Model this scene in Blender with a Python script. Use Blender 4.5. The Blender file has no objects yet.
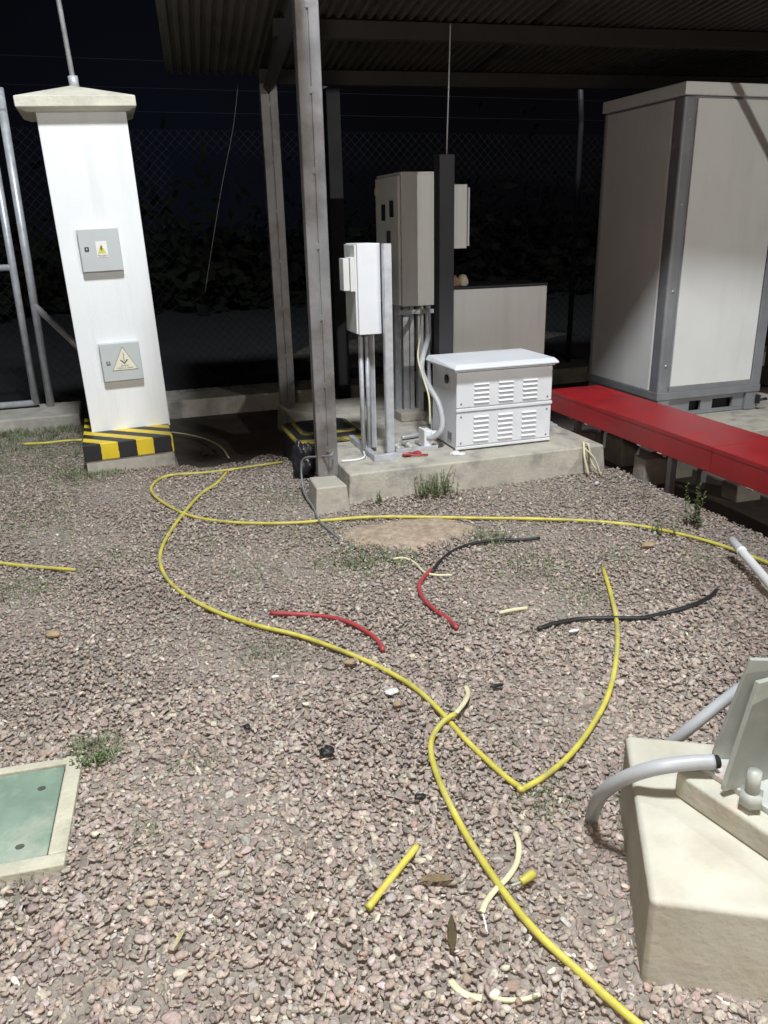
import bpy, bmesh, math, random
import numpy as np
from mathutils import Vector, Matrix
R = math.radians
random.seed(7); rng = np.random.default_rng(11)
SC = bpy.context.scene
COL = SC.collection

# ------------------------------------------------------------------ camera
F_PX, CAM_H = 800.0, 1.5
PITCH, ROLL, YAW = R(19.65), R(1.3), R(18)
fw = Vector((math.sin(YAW)*math.cos(PITCH), math.cos(YAW)*math.cos(PITCH), -math.sin(PITCH)))
r0 = Vector((math.cos(YAW), -math.sin(YAW), 0)); u0 = r0.cross(fw)
rt = r0*math.cos(ROLL)-u0*math.sin(ROLL); up = u0*math.cos(ROLL)+r0*math.sin(ROLL)
CP = Vector((0, 0, CAM_H))
cam = bpy.data.cameras.new('camera'); co = bpy.data.objects.new('camera', cam); COL.objects.link(co)
co.matrix_world = Matrix(((rt.x, up.x, -fw.x, 0), (rt.y, up.y, -fw.y, 0), (rt.z, up.z, -fw.z, CAM_H), (0, 0, 0, 1)))
cam.sensor_fit = 'VERTICAL'; cam.sensor_height = 24.0; cam.lens = 24.0*F_PX/1024
cam.clip_start = .05; cam.clip_end = 3000
SC.camera = co

def at(px, py, z=0.0):                     # a pixel's point on the level z
    d = fw+rt*((px-384)/F_PX)-up*((py-512)/F_PX); t = (z-CAM_H)/d.z
    return CP+d*t

def on(px, py, Y):                         # a pixel's point on the upright plane y = Y
    d = fw+rt*((px-384)/F_PX)-up*((py-512)/F_PX)
    return CP+d*(Y/d.y)

# ------------------------------------------------------------------ world: a night sky with a blue patch painted behind the pillar as lens bloom
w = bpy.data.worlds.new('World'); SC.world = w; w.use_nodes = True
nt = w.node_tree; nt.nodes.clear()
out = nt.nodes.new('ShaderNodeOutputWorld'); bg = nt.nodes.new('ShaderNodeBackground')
tc = nt.nodes.new('ShaderNodeTexCoord')
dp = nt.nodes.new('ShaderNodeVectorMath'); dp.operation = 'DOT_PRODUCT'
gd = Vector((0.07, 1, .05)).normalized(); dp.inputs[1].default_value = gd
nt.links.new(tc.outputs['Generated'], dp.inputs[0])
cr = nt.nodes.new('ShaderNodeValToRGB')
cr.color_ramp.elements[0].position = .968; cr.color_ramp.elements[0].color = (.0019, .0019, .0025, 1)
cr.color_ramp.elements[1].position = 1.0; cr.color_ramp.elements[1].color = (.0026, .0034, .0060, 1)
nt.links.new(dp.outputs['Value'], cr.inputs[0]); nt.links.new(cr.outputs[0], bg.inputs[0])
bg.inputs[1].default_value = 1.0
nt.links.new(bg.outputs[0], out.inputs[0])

# ------------------------------------------------------------------ lamps: the yard's two floodlights on their poles
def spot(name, loc, target, power, color, size, angle, blend):
    l = bpy.data.lights.new(name, 'SPOT'); l.energy = power; l.color = color
    l.shadow_soft_size = size; l.spot_size = R(angle); l.spot_blend = blend
    o = bpy.data.objects.new(name, l); COL.objects.link(o); o.location = loc
    o.rotation_euler = (Vector(target)-Vector(loc)).to_track_quat('-Z', 'Y').to_euler()
    return o
KEY = Vector((.42, .25, 8.05)); FILL = Vector((5.4, -4.6, 3.35))
spot('floodlight_beam', KEY, (.9, 4.0, 0), 3900, (.92, .96, 1.0), .50, 140, .35)
spot('lamp_beam', FILL, (2.4, 5, 1.2), 1050, (1.0, .985, .93), .08, 90, .6)

hl = bpy.data.lights.new('added_warm_fill', 'POINT'); hl.energy = 150; hl.color = (1.0, .85, .77); hl.shadow_soft_size = .3  # warm fill added to brighten the near ground, no such lamp on site
ho = bpy.data.objects.new('added_warm_fill', hl); COL.objects.link(ho); ho.location = (-.5, -.75, 2.25)

SC.view_settings.view_transform = 'Standard'; SC.view_settings.look = 'None'
SC.view_settings.exposure = 0; SC.view_settings.gamma = 1
SC.render.engine = 'CYCLES'

# ------------------------------------------------------------------ materials
def mat(name, col, rough=.6, metal=0.0, var=.12, vscale=6.0, bump=0.0, bscale=60.0, col2=None, c2scale=2.5, c2pos=(.5, .7), spec=.5, streak=0):
    m = bpy.data.materials.new(name); m.use_nodes = True
    n = m.node_tree.nodes; L = m.node_tree.links; b = n['Principled BSDF']
    b.inputs['Roughness'].default_value = rough; b.inputs['Metallic'].default_value = metal
    b.inputs['Specular IOR Level'].default_value = spec
    tc = n.new('ShaderNodeTexCoord')
    no = n.new('ShaderNodeTexNoise'); no.inputs['Scale'].default_value = vscale; no.inputs['Detail'].default_value = 6
    L.new(tc.outputs['Object'], no.inputs['Vector'])
    mr = n.new('ShaderNodeMapRange'); mr.inputs[1].default_value = .3; mr.inputs[2].default_value = .7
    mr.inputs[3].default_value = 1-var; mr.inputs[4].default_value = 1+var
    L.new(no.outputs['Fac'], mr.inputs[0])
    base = n.new('ShaderNodeRGB'); base.outputs[0].default_value = (*col, 1)
    src = base.outputs[0]
    if col2:
        n2 = n.new('ShaderNodeTexNoise'); n2.inputs['Scale'].default_value = c2scale; n2.inputs['Detail'].default_value = 8
        n2.inputs['Roughness'].default_value = .65
        if streak:
            mp = n.new('ShaderNodeMapping'); mp.inputs['Scale'].default_value = (streak, streak, .35)
            L.new(tc.outputs['Object'], mp.inputs['Vector']); L.new(mp.outputs[0], n2.inputs['Vector'])
        else: L.new(tc.outputs['Object'], n2.inputs['Vector'])
        rp = n.new('ShaderNodeMapRange'); rp.inputs[1].default_value = c2pos[0]; rp.inputs[2].default_value = c2pos[1]
        L.new(n2.outputs['Fac'], rp.inputs[0])
        mx = n.new('ShaderNodeMix'); mx.data_type = 'RGBA'
        L.new(rp.outputs[0], mx.inputs[0]); L.new(src, mx.inputs[6]); mx.inputs[7].default_value = (*col2, 1)
        src = mx.outputs[2]
    vm = n.new('ShaderNodeVectorMath'); vm.operation = 'SCALE'
    L.new(src, vm.inputs[0]); L.new(mr.outputs[0], vm.inputs['Scale']); L.new(vm.outputs[0], b.inputs['Base Color'])
    rr = n.new('ShaderNodeMapRange'); rr.inputs[3].default_value = max(.05, rough-.1); rr.inputs[4].default_value = min(1, rough+.1)
    L.new(no.outputs['Fac'], rr.inputs[0]); L.new(rr.outputs[0], b.inputs['Roughness'])
    if bump:
        nb = n.new('ShaderNodeTexNoise'); nb.inputs['Scale'].default_value = bscale; nb.inputs['Detail'].default_value = 8
        L.new(tc.outputs['Object'], nb.inputs['Vector'])
        bp = n.new('ShaderNodeBump'); bp.inputs['Strength'].default_value = bump; bp.inputs['Distance'].default_value = .01
        L.new(nb.outputs['Fac'], bp.inputs['Height']); L.new(bp.outputs[0], b.inputs['Normal'])
    return m
M = {}
M['concrete'] = mat('pale concrete', (.40, .38, .33), .9, var=.16, vscale=9, bump=.5, bscale=45, col2=(.25, .235, .20), c2scale=3.5)
M['slab'] = mat('slab concrete', (.44, .41, .345), .9, var=.12, vscale=8, bump=.4, bscale=50, col2=(.25, .235, .215), c2scale=7)
M['cream'] = mat('cream concrete', (.52, .50, .42), .85, var=.10, vscale=7, bump=.18, bscale=55, col2=(.43, .40, .30), c2scale=5, c2pos=(.45, .75))
M['grout'] = mat('stained grout', (.46, .45, .37), .85, var=.12, vscale=14, bump=.3, bscale=50, col2=(.50, .40, .30), c2scale=9)
M['soil'] = mat('bare soil', (.075, .060, .050), .95, var=.3, vscale=4, bump=.9, bscale=14, col2=(.05, .05, .035), c2scale=1.2)
M['unlit_field'] = mat('dark field', (.006, .007, .008), .95, var=.3, vscale=2)  # near-black colour stands in for night ground left unlit
M['bed'] = mat('dusty bed under gravel', (.25, .22, .185), .95, var=.3, vscale=30, bump=.8, bscale=60)
M['sand'] = mat('tan sand', (.43, .34, .25), .95, var=.25, vscale=40, bump=1.0, bscale=60, col2=(.30, .23, .165), c2scale=14, c2pos=(.42, .68))
M['worn_yellow'] = mat('worn yellow paint', (.34, .27, .05), .7, var=.25, vscale=12, col2=(.10, .09, .05), c2scale=9, c2pos=(.5, .65))
M['dark_mark'] = mat('dark hole mark', (.07, .08, .06), .9)  # one dark tone for the hole marks on the green lid
M['plate'] = mat('galvanised plate with primer traces', (.52, .53, .50), .5, metal=.2, var=.1, vscale=12, col2=(.50, .25, .20), c2scale=9, c2pos=(.55, .7))
M['white_wall'] = mat('white painted render', (.80, .82, .83), .7, var=.025, vscale=3, bump=.12, bscale=90, col2=(.71, .72, .71), c2scale=2.2, c2pos=(.5, .85), streak=4)
M['cap'] = mat('cap concrete', (.62, .60, .50), .85, var=.10, vscale=7, bump=.3, bscale=60, col2=(.48, .46, .38), c2scale=5)
M['white_metal'] = mat('white powder coated steel', (.72, .74, .77), .42, var=.03, vscale=5, bump=.03, bscale=200, col2=(.62, .63, .64), c2scale=3, c2pos=(.55, .85))
M['panel'] = mat('off white cabinet panel', (.74, .74, .72), .5, var=.04, vscale=3, bump=.05, bscale=120, col2=(.64, .64, .62), c2scale=1.6, c2pos=(.5, .85), streak=3)
M['cab_grey'] = mat('light grey cabinet paint', (.67, .68, .66), .45, var=.04, vscale=4, col2=(.58, .59, .57), c2scale=3, c2pos=(.48, .8), streak=5)
M['box_grey'] = mat('grey plastic box', (.50, .53, .53), .5, var=.03)
M['frame_grey'] = mat('grey steel frame', (.24, .245, .26), .5, metal=.15, var=.1, vscale=8, col2=(.34, .34, .36), c2scale=9, c2pos=(.6, .75))
M['post_steel'] = mat('weathered grey steel', (.235, .23, .235), .5, metal=.25, var=.2, vscale=5, bump=.1, bscale=80, col2=(.125, .112, .10), c2scale=4)
M['dark_steel'] = mat('dark painted steel', (.020, .020, .025), .6, metal=.1, var=.15)
M['roof_sheet'] = mat('roof sheet', (.085, .078, .066), .6, metal=.2, var=.15, vscale=3, col2=(.045, .040, .034), c2scale=2)
M['galv'] = mat('galvanised steel', (.50, .52, .55), .42, metal=.3, var=.16, vscale=18, bump=.05, bscale=90)
M['beam_steel'] = mat('dark roof steel', (.045, .042, .040), .6, metal=.1)
M['wire'] = mat('dull fence wire', (.014, .015, .017), .9, spec=.1)
M['galv_dull'] = mat('dull galvanised steel', (.40, .415, .37), .55, metal=.2, var=.14, vscale=12, col2=(.47, .47, .40), c2scale=6)
M['primer'] = mat('red primer stain', (.50, .20, .16), .6, var=.2, vscale=20, col2=(.50, .45, .38), c2scale=12, c2pos=(.4, .6))
M['red'] = mat('red painted tray', (.33, .010, .015), .42, var=.14, vscale=6, bump=.06, bscale=30, col2=(.25, .022, .026), c2scale=4, c2pos=(.42, .8))
M['chip'] = mat('bare chipped edge', (.45, .40, .36), .7, var=.2)
M['yellow_pipe'] = mat('yellow plastic pipe', (.58, .52, .09), .5, var=.18, vscale=14, bump=.08, bscale=90, col2=(.40, .37, .17), c2scale=11, c2pos=(.48, .75))
M['cream_wire'] = mat('cream plastic', (.66, .62, .40), .5, var=.1, vscale=15)
M['white_pvc'] = mat('white plastic', (.74, .75, .75), .4, var=.05)
M['grey_pvc'] = mat('grey plastic conduit', (.42, .435, .445), .42, var=.06, vscale=10, col2=(.40, .41, .42), c2scale=7)
M['red_hose'] = mat('red cable sheath', (.38, .055, .06), .45, var=.12, vscale=20, col2=(.36, .05, .05), c2scale=9)
M['black'] = mat('black rubber', (.018, .018, .020), .5, var=.2, vscale=15)
M['black_bag'] = mat('black plastic bag', (.016, .016, .02), .32, var=.2, vscale=20, bump=.5, bscale=22)
M['hole'] = mat('dark opening', (.012, .012, .012), .9, var=.1)
M['glass'] = mat('dark display glass', (.03, .04, .045), .15, var=.05)
M['black_paint'] = mat('black paint', (.022, .022, .024), .55, var=.2, vscale=12, col2=(.10, .10, .09), c2scale=9, c2pos=(.6, .8))
M['yellow_paint'] = mat('yellow paint', (.72, .53, .02), .55, var=.12, vscale=9, col2=(.50, .40, .08), c2scale=8, c2pos=(.55, .8))
M['sign_white'] = mat('white sticker', (.80, .80, .78), .5, var=.02)
M['sign_cream'] = mat('cream sticker', (.75, .72, .58), .5, var=.02)
M['sign_yellow'] = mat('yellow sticker', (.62, .60, .12), .5, var=.03)
M['ink'] = mat('printed ink', (.10, .10, .08), .6, var=.05)
M['ink_soft'] = mat('faded printed ink', (.30, .28, .20), .6, var=.05)
M['green_lid'] = mat('green painted lid', (.19, .27, .205), .65, var=.16, vscale=9, bump=.2, bscale=60, col2=(.34, .38, .31), c2scale=3.2, c2pos=(.48, .62))
M['lid_frame'] = mat('lid concrete frame', (.50, .48, .37), .85, var=.12, vscale=10, bump=.4, bscale=70, col2=(.36, .35, .26), c2scale=8)
M['leaf'] = mat('weed leaves', (.12, .19, .07), .55, var=.35, vscale=14)
M['grass'] = mat('dusty grass', (.17, .205, .105), .7, var=.35, vscale=9, col2=(.25, .24, .15), c2scale=5)
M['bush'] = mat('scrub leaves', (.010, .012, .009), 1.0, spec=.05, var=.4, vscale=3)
M['stem'] = mat('dry stem', (.14, .12, .06), .8, var=.2)
M['dry_leaf'] = mat('dry leaf', (.36, .27, .16), .75, var=.2, vscale=20)
M['brown_cloth'] = mat('brown cloth', (.34, .21, .14), .85, var=.15)
M['cream_cloth'] = mat('cream cloth', (.60, .55, .40), .85, var=.1)
M['paper'] = mat('white paper scrap', (.75, .76, .78), .8, var=.04)
M['rubble'] = mat('rubble concrete', (.26, .235, .20), .95, var=.25, vscale=9, bump=.9, bscale=25, col2=(.17, .15, .125), c2scale=5)

def hazard():
    m = mat('hazard stripes', (.75, .55, .03), .55)
    n = m.node_tree.nodes; L = m.node_tree.links; b = n['Principled BSDF']
    tc = n.new('ShaderNodeTexCoord'); sp = n.new('ShaderNodeSeparateXYZ'); L.new(tc.outputs['Object'], sp.inputs[0])
    def mth(op, a, bb):
        q = n.new('ShaderNodeMath'); q.operation = op
        for i, v in enumerate((a, bb)):
            if v is None: continue
            if isinstance(v, (int, float)): q.inputs[i].default_value = v
            else: L.new(v, q.inputs[i])
        return q.outputs[0]
    yy = mth('MULTIPLY', sp.outputs[1], 1.05); s = mth('ADD', sp.outputs[0], yy)
    no = n.new('ShaderNodeTexNoise'); no.inputs['Scale'].default_value = 25
    L.new(tc.outputs['Object'], no.inputs['Vector']); s = mth('ADD', s, mth('MULTIPLY', no.outputs['Fac'], .012))
    s = mth('ADD', s, 10*.226-.126-.006+.113); s = mth('MODULO', s, .226); s = mth('LESS_THAN', s, .108)
    mx = n.new('ShaderNodeMix'); mx.data_type = 'RGBA'; L.new(s, mx.inputs[0])
    old = b.inputs['Base Color'].links[0].from_socket
    mx.inputs[6].default_value = (.022, .022, .024, 1); L.new(old, mx.inputs[7])
    L.new(mx.outputs[2], b.inputs['Base Color'])
    return m
M['hazard'] = hazard()

def attr_mat(name, rough, bump=.35):
    m = bpy.data.materials.new(name); m.use_nodes = True
    n = m.node_tree.nodes; L = m.node_tree.links; b = n['Principled BSDF']
    a = n.new('ShaderNodeAttribute'); a.attribute_name = 'tint'
    no = n.new('ShaderNodeTexNoise'); no.inputs['Scale'].default_value = 160; no.inputs['Detail'].default_value = 4
    tc = n.new('ShaderNodeTexCoord'); L.new(tc.outputs['Object'], no.inputs['Vector'])
    mr = n.new('ShaderNodeMapRange'); mr.inputs[1].default_value = .3; mr.inputs[2].default_value = .7; mr.inputs[3].default_value = .78; mr.inputs[4].default_value = 1.2
    L.new(no.outputs['Fac'], mr.inputs[0])
    vm = n.new('ShaderNodeVectorMath'); vm.operation = 'SCALE'; L.new(a.outputs['Color'], vm.inputs[0]); L.new(mr.outputs[0], vm.inputs['Scale'])
    L.new(vm.outputs[0], b.inputs['Base Color']); b.inputs['Roughness'].default_value = rough
    bp = n.new('ShaderNodeBump'); bp.inputs['Strength'].default_value = bump; bp.inputs['Distance'].default_value = .004
    L.new(no.outputs['Fac'], bp.inputs['Height']); L.new(bp.outputs[0], b.inputs['Normal'])
    return m
M['gravel'] = attr_mat('gravel stone', .85)

# ------------------------------------------------------------------ mesh helpers
class MB:
    def __init__(s): s.bm = bmesh.new(); s.mi = 0
    def _merge(s, b, smooth=False):
        for f in b.faces: f.material_index = s.mi; f.smooth = smooth
        me = bpy.data.meshes.new('t'); b.to_mesh(me); b.free(); s.bm.from_mesh(me); bpy.data.meshes.remove(me)
        return s
    def box(s, x0, x1, y0, y1, z0, z1, bev=0.0, mx=None, seg=2):
        b = bmesh.new(); bmesh.ops.create_cube(b, size=1)
        for v in b.verts: v.co = Vector(((x0+x1)/2+v.co.x*(x1-x0), (y0+y1)/2+v.co.y*(y1-y0), (z0+z1)/2+v.co.z*(z1-z0)))
        if bev: bmesh.ops.bevel(b, geom=list(b.edges), offset=bev, segments=seg, affect='EDGES', profile=.5)
        if mx is not None: bmesh.ops.transform(b, matrix=mx, verts=b.verts)
        return s._merge(b)
    def prism(s, pts, z0, z1, bev=0.0, mx=None):      # pts in xy, extruded z0..z1
        b = bmesh.new(); lo = [b.verts.new((p[0], p[1], z0)) for p in pts]; hi = [b.verts.new((p[0], p[1], z1)) for p in pts]
        b.faces.new(list(reversed(lo))); b.faces.new(hi)
        for i in range(len(pts)): j = (i+1) % len(pts); b.faces.new((lo[i], lo[j], hi[j], hi[i]))
        bmesh.ops.recalc_face_normals(b, faces=b.faces)
        if bev: bmesh.ops.bevel(b, geom=list(b.edges), offset=bev, segments=3, affect='EDGES', profile=.5)
        if mx is not None: bmesh.ops.transform(b, matrix=mx, verts=b.verts)
        return s._merge(b)
    def hull(s, pts, bev=0.0):
        b = bmesh.new()
        for p in pts: b.verts.new(p)
        bmesh.ops.convex_hull(b, input=b.verts); bmesh.ops.dissolve_limit(b, angle_limit=.02, verts=b.verts, edges=b.edges)
        if bev: bmesh.ops.bevel(b, geom=list(b.edges), offset=bev, segments=3, affect='EDGES', profile=.5)
        return s._merge(b)
    def tube(s, pts, r, n=10, smooth_path=True, step=6, smooth=True, r2=None, flat=1.0):
        P = [Vector(p) for p in pts]
        if smooth_path and len(P) > 2:
            Q = []
            E = [P[0]*2-P[1]]+P+[P[-1]*2-P[-2]]
            for i in range(1, len(E)-2):
                a, b_, c, d = E[i-1:i+3]
                for k in range(step):
                    t = k/step
                    Q.append(.5*((2*b_)+(c-a)*t+(2*a-5*b_+4*c-d)*t*t+(3*b_-a-3*c+d)*t**3))
            Q.append(P[-1]); P = Q
        b = bmesh.new(); T0 = (P[1]-P[0]).normalized()
        N = T0.orthogonal().normalized()
        if abs(T0.z) < .9: N = (Vector((0, 0, 1))-T0*T0.z).normalized()
        rings = []
        for i, p in enumerate(P):
            T = (P[min(i+1, len(P)-1)]-P[max(i-1, 0)]).normalized()
            N = (N-T*N.dot(T)).normalized(); B = T.cross(N)
            rad = r if r2 is None else r+(r2-r)*i/(len(P)-1)
            rings.append([b.verts.new(p+N*math.cos(2*math.pi*k/n)*rad*flat+B*math.sin(2*math.pi*k/n)*rad) for k in range(n)])
        for a, c in zip(rings, rings[1:]):
            for k in range(n): b.faces.new((a[k], a[(k+1) % n], c[(k+1) % n], c[k]))
        b.faces.new(list(reversed(rings[0]))); b.faces.new(rings[-1])
        bmesh.ops.recalc_face_normals(b, faces=b.faces)
        s._merge(b, smooth)
        return s
    def cyl(s, p0, p1, r, n=16, r2=None): return s.tube([p0, p1], r, n, False, r2=r2)
    def poly(s, pts):
        f = s.bm.faces.new([s.bm.verts.new(p) for p in pts]); f.material_index = s.mi; return s
    def blob(s, c, rad, seed, amp=.25, sub=3, freq=2.2):
        b = bmesh.new(); bmesh.ops.create_icosphere(b, subdivisions=sub, radius=1)
        from mathutils import noise
        for v in b.verts:
            d = 1+amp*noise.noise(v.co*freq+Vector((seed*3.1, seed*1.7, 0)))+amp*.5*noise.noise(v.co*freq*2.7+Vector((seed, 0, 5)))
            v.co = Vector((c[0]+v.co.x*rad[0]*d, c[1]+v.co.y*rad[1]*d, c[2]+v.co.z*rad[2]*d))
        return s._merge(b, sub > 2)
    def text(s, body, size, mx):
        cu = bpy.data.curves.new('t', 'FONT'); cu.body = body; cu.size = size; cu.align_x = 'CENTER'; cu.extrude = .0003; cu.resolution_u = 2
        o = bpy.data.objects.new('t', cu); COL.objects.link(o); bpy.context.view_layer.update()
        me = bpy.data.meshes.new_from_object(o.evaluated_get(bpy.context.evaluated_depsgraph_get()))
        me.transform(mx); b = bmesh.new(); b.from_mesh(me); bpy.data.objects.remove(o); bpy.data.curves.remove(cu)
        return s._merge(b)

def root_of(o):
    while o.parent: o = o.parent
    return o
def obj(name, mb, mats, parent=None, label=None, cat=None, group=None, kind=None, origin=None):
    bm = mb.bm if isinstance(mb, MB) else mb
    me = bpy.data.meshes.new(name); bm.to_mesh(me); bm.free()
    for m in (mats if isinstance(mats, (list, tuple)) else [mats]): me.materials.append(M[m])
    o = bpy.data.objects.new(name, me); COL.objects.link(o)
    if parent is not None:
        rr = root_of(parent); me.transform(Matrix.Translation(rr.location).inverted()); o.parent = parent
    else:
        if origin is None:
            n = len(me.vertices); a = np.empty(n*3); me.vertices.foreach_get('co', a); a = a.reshape(-1, 3)
            origin = ((a[:, 0].min()+a[:, 0].max())/2, (a[:, 1].min()+a[:, 1].max())/2, a[:, 2].min())
        me.transform(Matrix.Translation(-Vector(origin))); o.location = origin
    if name in ('equipment_slab', 'post_footing', 'pole_base_block', 'grout_pad', 'cabinet_pad', 'cap', 'lid', 'tray_section', 'corner_post', 'body', 'top'):
        for f in me.polygons: f.use_smooth = True
        me.set_sharp_from_angle(angle=R(60)); wn = o.modifiers.new('wn', 'WEIGHTED_NORMAL'); wn.keep_sharp = True; wn.weight = 100
    tag(o, label, cat, group, kind)
    return o
def tag(o, label=None, cat=None, group=None, kind=None):
    if label: o['label'] = label
    if cat: o['category'] = cat
    if group: o['group'] = group
    if kind: o['kind'] = kind
    return o
def thing(name, loc, label, cat, group=None):
    o = bpy.data.objects.new(name, None); COL.objects.link(o); o.location = loc; o.empty_display_size = .1
    return tag(o, label, cat, group)

# ------------------------------------------------------------------ setting: ground
g = MB()
N = 90
gx = np.concatenate([np.linspace(-60, -4, 12), np.linspace(-3.5, 7, 60), np.linspace(8, 60, 14)])
gy = np.concatenate([np.linspace(-40, -2, 8), np.linspace(-1.5, 9, 60), np.linspace(10, 140, 24)])
from mathutils import noise as mn
vs = [[g.bm.verts.new((x, y, -.022+.010*mn.noise(Vector((x*1.4, y*1.4, 0)))+(.16*mn.noise(Vector((x*.25, y*.25, 3))) if y > 8.5 else 0))) for x in gx] for y in gy]
for j in range(len(gy)-1):
    for i in range(len(gx)-1): g.bm.faces.new((vs[j][i], vs[j][i+1], vs[j+1][i+1], vs[j+1][i])).smooth = True
obj('ground', g, 'soil', kind='structure', origin=(0, 0, 0))
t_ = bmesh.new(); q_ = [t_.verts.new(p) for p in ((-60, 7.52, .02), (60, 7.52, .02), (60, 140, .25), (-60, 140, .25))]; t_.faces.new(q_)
obj('unlit_field', t_, 'unlit_field', kind='structure', origin=(0, 0, 0))
# dusty bed of the gravel yard, a low sheet over the soil
g = MB(); bed = [(-4.2, -1), (2.94, -1), (2.94, 4.25), (1.05, 4.3), (1.0, 5.25), (.3, 5.32), (.3, 6.3), (-.3, 6.3), (-.35, 6.8), (-4.2, 6.8)]
g.prism(bed, -.06, -.003)
obj('gravel_bed', g, 'bed', kind='structure', origin=(0, 0, 0))

# ------------------------------------------------------------------ gravel (uncountable stones, one object)
def inside_bad(x, y):
    bad = (x > 1.14) & (y > 4.22)
    bad |= (x > .27) & (y > 5.33+.07*np.sin(x*9)+.05*np.sin(x*23))
    bad |= (x > -.29) & (x < .27) & (y > 5.44)
    bad |= (x > .94) & (x < 1.12) & (y > 4.1) & (y < 4.34)
    bad |= (y > 1.74+.02*(x+.3)) & (y < 2.2) & (x < -.29) & (x > -.95)
    c = np.cos(R(29.4)); s_ = np.sin(R(29.4)); dx = x-.873; dy = y-1.022
    a = dx*s_+dy*c; b = dx*c-dy*s_
    bad |= (a > .03) & (a < .52) & (b > .03) & (b < .5)
    return bad
def sandm(x, y):
    w = 1+.18*np.sin(x*14+y*9)+.12*np.sin(y*31-x*11)
    return np.exp(-(((x-1.30)/.36)**2+((y-3.64)/.24)**2)**2*w*w)
ico = bmesh.new(); bmesh.ops.create_icosphere(ico, subdivisions=1, radius=1)
V1 = np.array([v.co[:] for v in ico.verts]); F1 = np.array([[v.index for v in f.verts] for f in ico.faces]); ico.free()
ico = bmesh.new(); bmesh.ops.create_icosphere(ico, subdivisions=2, radius=1)
V2 = np.array([v.co[:] for v in ico.verts]); F2 = np.array([[v.index for v in f.verts] for f in ico.faces]); ico.free()
palette = np.array([(.250, .205, .195), (.205, .172, .168), (.300, .255, .240), (.37, .325, .29), (.155, .128, .125), (.28, .212, .190), (.345, .32, .325), (.46, .43, .38), (.245, .165, .140), (.095, .085, .085), (.58, .55, .50)])
pw = np.array([.21, .19, .17, .09, .11, .10, .06, .025, .03, .02, .006]); pw /= pw.sum()
def stones(xs, ys, size, V, F, zj):
    n = len(xs); k = len(V)
    sc = size[:, None]*np.stack([rng.uniform(.75, 1.5, n), rng.uniform(.5, 1.0, n), rng.uniform(.28, .62, n)], 1)
    # lumpy individual shapes
    base = V[None]*(1+rng.uniform(-.26, .2, (n, k, 1)))
    cut = rng.normal(0, 1, (n, 1, 3)); cut /= np.linalg.norm(cut, axis=2, keepdims=True)
    dd = (base*cut).sum(2, keepdims=True); base = base-cut*np.clip(dd-.45, 0, None)          # one broken face
    cut = rng.normal(0, 1, (n, 1, 3)); cut /= np.linalg.norm(cut, axis=2, keepdims=True)
    dd = (base*cut).sum(2, keepdims=True); base = base-cut*np.clip(dd-.5, 0, None)
    p = base*sc[:, None, :]
    az = rng.uniform(0, 2*np.pi, n); tl = rng.normal(0, .35, n); tr = rng.normal(0, .35, n)
    def rot(p, a, i, j):
        c = np.cos(a)[:, None]; s_ = np.sin(a)[:, None]; q = p.copy()
        q[:, :, i] = c*p[:, :, i]-s_*p[:, :, j]; q[:, :, j] = s_*p[:, :, i]+c*p[:, :, j]; return q
    p = rot(p, tl, 0, 2); p = rot(p, tr, 1, 2); p = rot(p, az, 0, 1)
    p[:, :, 0] += xs[:, None]; p[:, :, 1] += ys[:, None]; p[:, :, 2] += (zj+size*.15)[:, None]
    f = F[None]+(np.arange(n)*k)[:, None, None]
    ci = rng.choice(len(palette), n, p=pw); pal = palette*.62+np.array([[.25, .218, .205]])*.38; c = pal[ci]*np.array([1.40, 1.37, 1.24])*rng.uniform(.82, 1.2, (n, 1))*rng.uniform(.95, 1.05, (n, 3))
    c = np.repeat(c, k, 0)
    return p.reshape(-1, 3), f.reshape(-1, 3), c
def zone(x0, x1, y0, y1, dens, smin, smax, V, F):
    n = int((x1-x0)*(y1-y0)*dens); xs = rng.uniform(x0, x1, n); ys = rng.uniform(y0, y1, n)
    keep = ~inside_bad(xs, ys) & (rng.uniform(0, 1, n) > sandm(xs, ys)*.84)
    # grass edge on the left thins the stones out; the far end mixes with soil
    thin = np.clip((ys-5.0)/1.9, 0, .75)*(xs < -.2)
    keep &= rng.uniform(0, 1, n) > thin
    xs = xs[keep]; ys = ys[keep]; n = len(xs)
    size = smin+(smax-smin)*rng.beta(1.1, 3.0, n)
    zj = rng.uniform(-.004, .007, n)+.006*np.sin(xs*5.1+ys*2.3)*np.sin(ys*4.1)
    return stones(xs, ys, size, V, F, zj)
parts = [zone(-1.15, 2.45, .75, 2.5, 8600, .0048, .0185, V2, F2),
         zone(-1.7, 2.95, 2.5, 3.7, 6400, .0052, .0180, V1, F1),
         zone(-2.1, 2.95, 3.7, 6.85, 5000, .0058, .0175, V1, F1)]
vo = 0; VV = []; FF = []; CC = []
for p, f, c in parts: VV.append(p); FF.append(f+vo); CC.append(c); vo += len(p)
VV = np.concatenate(VV).astype(np.float32); FF = np.concatenate(FF).astype(np.int32); CC = np.concatenate(CC)
me = bpy.data.meshes.new('gravel'); me.vertices.add(len(VV)); me.vertices.foreach_set('co', VV.ravel())
me.loops.add(FF.size); me.loops.foreach_set('vertex_index', FF.ravel())
me.polygons.add(len(FF)); me.polygons.foreach_set('loop_start', np.arange(0, FF.size, 3, dtype=np.int32))
me.polygons.foreach_set('use_smooth', np.ones(len(FF), dtype=bool)); me.update(calc_edges=True)
at_ = me.attributes.new('tint', 'FLOAT_COLOR', 'POINT'); at_.data.foreach_set('color', np.concatenate([CC, np.ones((len(CC), 1))], 1).astype(np.float32).ravel())
me.materials.append(M['gravel'])
go = bpy.data.objects.new('gravel', me); COL.objects.link(go)
tag(go, 'mixed pinkish grey river gravel covering the yard', 'gravel', kind='stuff')

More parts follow.
